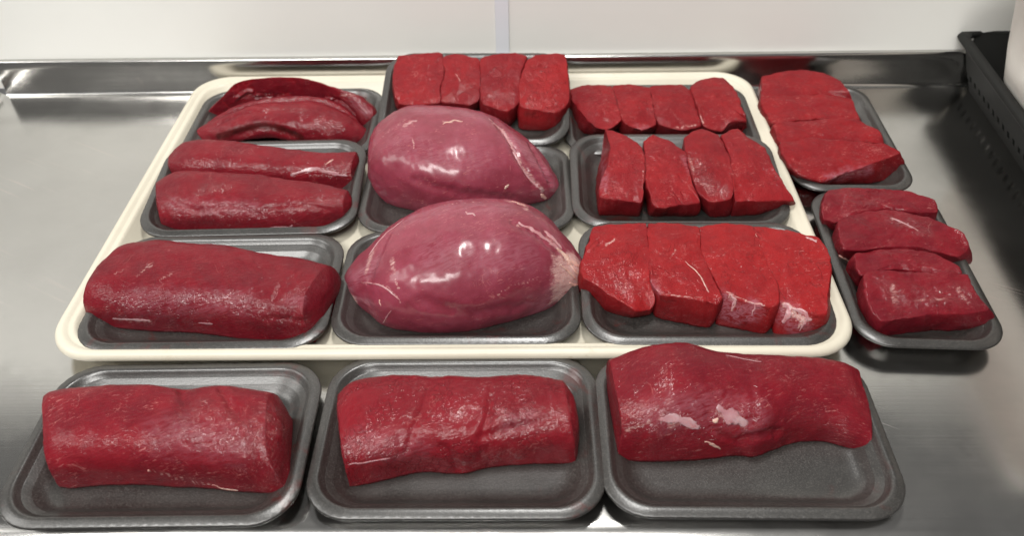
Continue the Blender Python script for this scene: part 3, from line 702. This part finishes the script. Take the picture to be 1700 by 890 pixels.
# ------------------------------------------------------------------ steaks
G = 'steaks in the near right tray'
slab('steak', 'A3', 'leftmost of the four bright steaks in the near right corner of the cream tray', 'meat', G, 'bright',
     [(987, 375), (1028, 372), (1072, 371), (1076, 418), (1077, 462), (1087, 494, 2.2, 1087, 500), (1078, 512, 1.6, 1076, 522), (1052, 512, 2.0, 1045, 527), (1005, 482, 2.6, 1000, 515), (969, 459, 2.8, 967, 492), (967, 440, 2.8, 965, 470), (975, 410)], h=3.0, strokes=[(0, .12, .8, [(1006, 408), (1020, 398)]), (0, .10, .6, [(985, 468), (1040, 505)])], wets=[(1.2, .9, [(1050, 480), (1075, 495)])])
slab('steak', 'A3', 'second bright steak from the left in the near right tray, thick front face', 'meat', G, 'bright',
     [(1076, 372), (1116, 371), (1158, 378), (1163, 415), (1181, 459), (1199, 494, 3.0, 1196, 510), (1188, 503, 2.8, 1178, 543), (1169, 498, 2.9, 1160, 543), (1130, 492, 2.9, 1125, 535), (1096, 487, 2.9, 1088, 525), (1082, 467, 3.0, 1078, 500), (1079, 418)], h=3.0, strokes=[(0, .12, .8, [(1138, 435), (1160, 455), (1175, 483)]), (0, .12, .6, [(1112, 430), (1122, 415)]), (0, .12, .7, [(1090, 482), (1110, 489), (1165, 495)]), (1, .5, .8, [(1082, 470), (1092, 484)])], strips=[('fat_strip', 'fat', .05, .02, [(1138, 435), (1160, 455), (1175, 483)])])
slab('steak', 'A3', 'third bright steak from the left in the near right tray, violet membrane on its front', 'meat', G, 'bright',
     [(1162, 378), (1205, 373), (1250, 377), (1268, 423), (1285, 462), (1292, 500, 2.9, 1290, 520), (1278, 507, 2.8, 1268, 553), (1234, 499, 2.9, 1230, 547), (1200, 481, 3.0, 1188, 537), (1184, 455, 3.0, 1184, 490), (1167, 415)], h=3.0, strokes=[(1, 1.3, 1.0, [(1205, 505), (1215, 520), (1240, 520)]), (0, .18, .8, [(1213, 490), (1220, 500), (1216, 515)]), (0, .14, .7, [(1205, 484), (1240, 500), (1270, 507)]), (1, .6, .9, [(1255, 512), (1250, 500)])], strips=[('fat_strip', 'silver', .09, .02, [(1214, 490), (1219, 500), (1215, 514)]), ('fat_strip', 'silver', .06, .02, [(1255, 503), (1252, 512), (1248, 522)])])
slab('steak', 'A3', 'rightmost bright steak in the near right tray with white marbled front edge', 'meat', G, 'bright',
     [(1253, 377), (1307, 384), (1357, 395), (1374, 415), (1378, 450), (1374, 503, 2.9, 1376, 525), (1371, 520, 2.6, 1364, 554), (1343, 518, 2.6, 1322, 560), (1294, 497, 2.8, 1284, 553), (1288, 462), (1270, 423)], h=3.0, strokes=[(1, 1.3, .95, [(1300, 520), (1320, 535), (1325, 550)]), (0, .35, .9, [(1300, 508), (1320, 520), (1345, 530)]), (0, .16, .9, [(1340, 395), (1355, 400)]), (0, .2, .8, [(1325, 545), (1335, 530)])], strips=[('fat_strip', 'silver', .22, .03, [(1303, 505), (1310, 520), (1300, 535)]), ('fat_strip', 'silver', .18, .03, [(1315, 515), (1332, 522), (1348, 530)]), ('fat_fleck', 'silver', .12, .03, [(1338, 394), (1348, 397), (1356, 402)]), ('fat_strip', 'silver', .07, .03, [(1325, 552), (1334, 540), (1340, 530)]), ('fat_strip', 'fat', .08, .02, [(1252, 383), (1256, 395), (1262, 410)])], wets=[(1.2, .8, [(1310, 520), (1340, 535)])])
G = 'steaks in the middle right tray'
slab('steak', 'B3', 'leftmost steak of the middle right tray, standing on edge with a pale left side', 'meat', G, 'steak',
     [(1004, 214, 3.4, 1000, 262), (1020, 217), (1045, 230), (1065, 245), (1070, 275), (1068, 316, 3.2, 1067, 335), (1062, 335, 2.6, 1060, 359), (1030, 330, 2.8, 1030, 356), (998, 325, 2.6, 996, 357), (1000, 300, 3.0, 991, 335), (1012, 270, 3.4, 992, 305), (1014, 245, 3.5, 993, 280)], h=3.5, strokes=[(1, .8, .8, [(995, 235), (1000, 270), (1000, 310)]), (0, .10, .6, [(1068, 280), (1066, 320)])])
slab('steak', 'B3', 'second steak from the left in the middle right tray', 'meat', G, 'steak',
     [(1069, 235), (1085, 225), (1112, 235), (1136, 252), (1141, 275), (1150, 306), (1161, 333, 2.4, 1156, 357), (1140, 338, 2.4, 1130, 359), (1089, 341, 2.4, 1078, 357), (1079, 316, 3.0, 1075, 335), (1073, 289), (1073, 262)], h=3.3, strokes=[(1, .5, .7, [(1135, 262), (1146, 285)])])
slab('steak', 'B3', 'third steak from the left in the middle right tray, speckled with moisture', 'meat', G, 'steak',
     [(1137, 228), (1166, 214), (1193, 223), (1206, 252), (1216, 282), (1215, 325, 2.8, 1212, 356), (1195, 333, 2.6, 1195, 360), (1176, 332, 2.6, 1178, 359), (1158, 314, 3.0, 1158, 340), (1148, 280), (1140, 252)], h=3.4, strokes=[(0, .3, .5, [(1145, 262), (1152, 285)]), (0, .25, .5, [(1165, 305), (1185, 310)])], wets=[(1.4, 1, [(1150, 270), (1170, 300), (1195, 315)])])  # pale strokes put wet glints into the colour
slab('steak', 'B3', 'rightmost steak of the middle right tray with a pointed corner over the rim', 'meat', G, 'steak',
     [(1200, 227), (1225, 213), (1244, 228), (1267, 245), (1287, 282), (1304, 312, 2.8), (1318, 332, 2.3, 1312, 340), (1290, 331, 2.4, 1287, 350), (1250, 331, 2.5, 1250, 356), (1221, 333, 2.5, 1214, 359), (1219, 300), (1211, 255)], h=3.3)
G = 'steaks in the far right tray of the cream tray'
slab('steak', 'C3', 'leftmost of four steaks in the far right corner of the cream tray', 'meat', G, 'steak',
     [(948, 150), (970, 142), (1014, 142), (1021, 167), (1030, 198, 2.6, 1027, 214), (1010, 212, 2.2, 1008, 224), (990, 210, 2.4, 985, 224), (967, 187, 2.8, 962, 218), (951, 166, 2.8, 949, 195)], h=3.0, amp=1.0)
slab('steak', 'C3', 'second steak from the left in the far right corner of the cream tray', 'meat', G, 'steak',
     [(1017, 142), (1045, 140), (1077, 144), (1083, 177), (1089, 204, 2.4, 1088, 220), (1065, 214, 2.2, 1062, 226), (1046, 207, 2.4, 1044, 226), (1035, 198, 2.7, 1032, 220), (1025, 167)], h=3.0, amp=1.0, strokes=[(1, .5, .6, [(1055, 210), (1075, 212)])])
slab('steak', 'C3', 'third steak from the left in the far right corner of the cream tray', 'meat', G, 'steak',
     [(1080, 144), (1132, 140), (1146, 151), (1157, 181), (1162, 208, 2.4, 1161, 224), (1130, 214, 2.2, 1128, 227), (1093, 204, 2.5, 1093, 226), (1087, 177)], h=3.0, amp=1.0, strokes=[(0, .25, .6, [(1118, 212), (1155, 207)])])
slab('steak', 'C3', 'rightmost and tallest steak in the far right corner of the cream tray', 'meat', G, 'steak',
     [(1148, 143), (1163, 132), (1200, 127), (1217, 144), (1233, 187), (1236, 198, 2.8, 1237, 216), (1212, 200, 2.8, 1212, 224), (1198, 216, 2.2, 1198, 226), (1168, 207, 2.6, 1168, 226), (1161, 180)], h=3.3, amp=1.0, strokes=[(0, .15, .7, [(1163, 192), (1168, 204)])])
G = 'small steaks in the propped tray'
slab('steak', 'C2', 'leftmost of four small steaks in the propped-up tray at the back', 'meat', G, 'steak',
     [(662, 92), (700, 89), (732, 89), (735, 114), (729, 150), (729, 168, 2.2, 727, 182), (695, 172, 2.2, 695, 190), (663, 170, 2.2, 662, 186), (655, 148), (654, 120)], h=2.6)
slab('steak', 'C2', 'second small steak from the left in the propped-up tray', 'meat', G, 'steak',
     [(737, 94), (754, 90), (794, 98), (797, 132), (794, 165, 2.2, 792, 178), (776, 172, 2.0, 775, 190), (734, 166, 2.2, 733, 185), (734, 132)], h=2.6, strokes=[(0, .10, .7, [(757, 122), (764, 134)])])
slab('steak', 'C2', 'third small steak from the left in the propped-up tray, front face showing', 'meat', G, 'steak',
     [(798, 98), (819, 89), (855, 87), (873, 94), (865, 114), (861, 135), (862, 166, 2.6, 860, 188), (842, 184, 2.6, 846, 210), (805, 172, 2.6, 806, 200), (799, 160), (799, 130)], h=3.0)
slab('steak', 'C2', 'rightmost small steak in the propped-up tray, bright front face with a brown spot', 'meat', G, 'bright',
     [(877, 99), (902, 90), (937, 91), (941, 114), (944, 168, 2.6, 942, 180), (921, 186, 2.6, 921, 214), (891, 180, 2.6, 884, 216), (866, 176, 2.6, 863, 213), (864, 140)], h=3.0, strokes=[(3, .35, .6, [(874, 186), (884, 190)])])
G = 'slices in the far narrow tray at right'
slab('steak', 'R1', 'rearmost slice in the far narrow tray beside the crate, arched top edge', 'meat', G, 'steak',
     [(1264, 126), (1291, 118), (1332, 115), (1369, 120), (1396, 134), (1412, 152), (1416, 165, 2.4), (1372, 158, 2.6), (1330, 160, 2.6), (1290, 163, 2.6), (1262, 164, 2.6, 1261, 185), (1263, 145, 3.0, 1260, 170)], h=3.2, grow=-0.09)
slab('steak', 'R1', 'second slice from the back in the far narrow tray at right', 'meat', G, 'steak',
     [(1261, 163), (1290, 158), (1330, 155), (1372, 155), (1416, 163), (1428, 198, 2.6, 1430, 215), (1400, 199, 2.6), (1360, 197, 2.7), (1315, 201, 2.7), (1282, 205, 2.6, 1280, 225), (1268, 185, 2.8, 1264, 205)], h=3.1, amp=1.0, grow=-0.09)
slab('steak', 'R1', 'third slice from the back in the far narrow tray at right', 'meat', G, 'steak',
     [(1282, 205), (1320, 199), (1372, 195), (1428, 198), (1447, 209), (1466, 222), (1468, 238, 2.4, 1466, 252), (1425, 234, 2.6), (1370, 232, 2.6), (1325, 234, 2.6), (1293, 236, 2.6, 1290, 258)], h=3.1, amp=1.0, grow=-0.09)
slab('steak', 'R1', 'front slice in the far narrow tray at right with a violet grey lower edge', 'meat', G, 'steak',
     [(1292, 234), (1345, 228), (1416, 234), (1470, 239), (1498, 253, 2.9, 1498, 290), (1450, 272, 2.7, 1470, 302), (1405, 287, 2.4, 1410, 307), (1362, 300, 1.9, 1360, 309), (1322, 288, 2.4, 1325, 305), (1300, 262, 2.8, 1302, 290)], h=3.2, amp=1.1, grow=-0.09, strokes=[(1, .9, 1.0, [(1375, 298), (1410, 290), (1440, 280)]), (0, .25, .5, [(1380, 297), (1430, 283)])])
G = 'pieces in the near narrow tray at right'
slab('steak', 'R2', 'rearmost piece in the near narrow tray at right', 'meat', G, 'loin',
     [(1372, 315), (1400, 310), (1445, 311), (1503, 314), (1552, 330), (1558, 352, 2.6), (1520, 352, 2.7), (1474, 347, 2.8), (1430, 352, 2.8), (1390, 368, 2.6, 1388, 388), (1364, 362, 2.6, 1364, 388), (1364, 340, 3.0, 1360, 370)], h=3.2, amp=1.1, grow=-0.09, wets=[(1.0, .7, [(1400, 330), (1450, 335)])])
slab('steak', 'R2', 'second piece from the back in the near narrow tray, beside a pink fat tip', 'meat', G, 'loin',
     [(1388, 364), (1430, 350), (1474, 345), (1520, 352), (1560, 367), (1604, 387), (1613, 412, 2.5, 1614, 438), (1591, 426, 2.4, 1592, 442), (1532, 412, 2.8), (1475, 410, 2.8), (1430, 416, 2.7, 1420, 436), (1398, 412, 2.8, 1392, 430)], h=3.3, amp=1.1, grow=-0.09, strokes=[(0, .3, .45, [(1480, 362), (1525, 383)])], strips=[('fat_tip', 'fat', .22, .10, [(1384, 421), (1396, 426), (1412, 434)]), ('fat_strip', 'silver', .09, .02, [(1480, 362), (1500, 370), (1525, 383)])], wets=[(1.3, .9, [(1480, 360), (1540, 385)])])
slab('steak', 'R2', 'third piece from the back in the near narrow tray at right', 'meat', G, 'loin',
     [(1418, 420), (1455, 411), (1503, 411), (1555, 420), (1590, 440), (1599, 454), (1560, 454, 2.7), (1500, 448, 2.8), (1455, 450, 2.8), (1430, 458, 2.6, 1424, 476), (1419, 445, 2.8, 1414, 465)], h=3.1, amp=1.1, grow=-0.09)
slab('steak', 'R2', 'front piece in the near narrow tray at right, glistening with white flecks', 'meat', G, 'loin',
     [(1433, 454), (1491, 447), (1560, 450), (1608, 457), (1622, 485), (1645, 514, 2.5, 1647, 545), (1610, 522, 2.5, 1615, 549), (1560, 522, 2.6, 1565, 550), (1510, 528, 2.6, 1515, 553), (1462, 534, 2.4, 1458, 560), (1438, 505, 2.8, 1433, 532)], h=3.2, amp=1.1, grow=-0.09, strokes=[(0, .5, .5, [(1480, 475), (1485, 500)]), (0, .4, .5, [(1590, 480), (1605, 500)]), (0, .3, .45, [(1520, 500), (1575, 495)])], wets=[(1.3, 1, [(1470, 470), (1490, 500)]), (1.6, .9, [(1530, 495), (1600, 490)])])  # pale strokes paint specular flecks into the surface colour

# ------------------------------------------------------------------ crate with pale tub at the right
crate = bpy.data.objects.new('plastic_crate', None); COL.objects.link(crate)
crate.matrix_world = Matrix.Translation((0.765, -0.035, 0)) @ Matrix.Rotation(math.radians(-4), 4, 'Z') @ Matrix.Diagonal((1, 1, 0.92, 1))
tag(crate, 'black perforated plastic crate at the right edge of the steel counter', 'crate')
CX, CY, CZ, CT = 18.0, 24.0, 7.2, 2.4   # cm     # half width, half length, height, taper
def panel(name, a, b, inset):
    """a perforated side between floor corners a and b, leaning outwards"""
    V, F = [], []
    a, b = np.array(a, float), np.array(b, float); L = np.linalg.norm(b - a); d = (b - a) / L; nrm = np.array([d[1], -d[0]])
    def P(s, z, o): q = a + d * s + nrm * (CT * z / CZ + o); return (q[0], q[1], z)
    def bar(s0, s1, z0, z1):
        k = len(V)
        for o in (0, -0.35):
            V.extend([P(s0, z0, o), P(s1, z0, o), P(s1, z1, o), P(s0, z1, o)])
        F.extend([(k, k+1, k+2, k+3), (k+7, k+6, k+5, k+4), (k, k+4, k+5, k+1), (k+3, k+2, k+6, k+7), (k, k+3, k+7, k+4), (k+1, k+5, k+6, k+2)])
    m = int(L / 1.5)
    for z0, z1 in ((0, 1.6), (2.4, 7.0)): bar(-CT * z0 / CZ, L + CT * z0 / CZ, z0, z1)
    for i in range(m + 1):
        s = i * L / m; bar(s - .45, s + .45, 1.58, 2.42)
    me = make_mesh(name, V, F, False); return link(name, me, M['crate'], crate)
for a, b in (((-CX, CY), (-CX, -CY)), ((-CX, -CY), (CX, -CY)), ((CX, -CY), (CX, CY)), ((CX, CY), (-CX, CY))):
    panel('side_panel', (a[0], a[1]), (b[0], b[1]), 0)
rows = []
for o, z in ((CT - .4, 6.6), (CT + .5, 6.5), (CT + .7, 6.9), (CT + .5, 7.3), (CT - .3, 7.35), (CT - .45, 7.0)):
    q = ring(2 * (CX + o), 2 * (CY + o), 2.0, 120); rows.append(np.c_[q, np.full(120, z)])
rows.append(rows[0])
link('rim', make_mesh('rim', np.concatenate(rows), grid_faces(len(rows), 120)), M['crate'], crate)
V, F = box(-CX, CX, -CY, CY, .1, .5)
link('crate_floor', make_mesh('crate_floor', V, F, False), M['crate'], crate)
# pale tub standing in the crate
rows = []
for w, d, r, z in ((30.0, 33.0, 2.0, .7), (31.0, 34.5, 3.0, .75), (31.6, 35.2, 3.2, 1.2), (35.6, 38.2, 3.6, 7.0), (37.4, 38.9, 3.7, 11.0), (39.8, 39.8, 3.8, 18.3), (40.8, 40.8, 4.2, 18.5), (41.0, 41.0, 4.3, 19.4), (40.2, 40.2, 4.0, 19.6),
                   (39.2, 39.2, 3.6, 19.2), (36.8, 38.3, 3.5, 11.0), (30.8, 34.6, 3.0, 1.4), (29.0, 32.0, 2.5, 1.1)):
    q = ring(w, d, r, 140); q[:, 0] += -1.9; q[:, 1] += -1.6; rows.append(np.c_[q, np.full(140, z)])
V = np.concatenate(rows + [[[-1.9, -1.6, .7], [-1.9, -1.6, 1.1]]]); F = grid_faces(len(rows), 140)
for c in range(140):
    F.append((len(V) - 2, (c + 1) % 140, c)); F.append(((len(rows) - 1) * 140 + c, (len(rows) - 1) * 140 + (c + 1) % 140, len(V) - 1))
tub = link('plastic_tub', make_mesh('plastic_tub', V, F), M['tub_plastic'], matrix=crate.matrix_world.copy())
tag(tub, 'pale off-white plastic tub standing inside the black crate', 'tub')
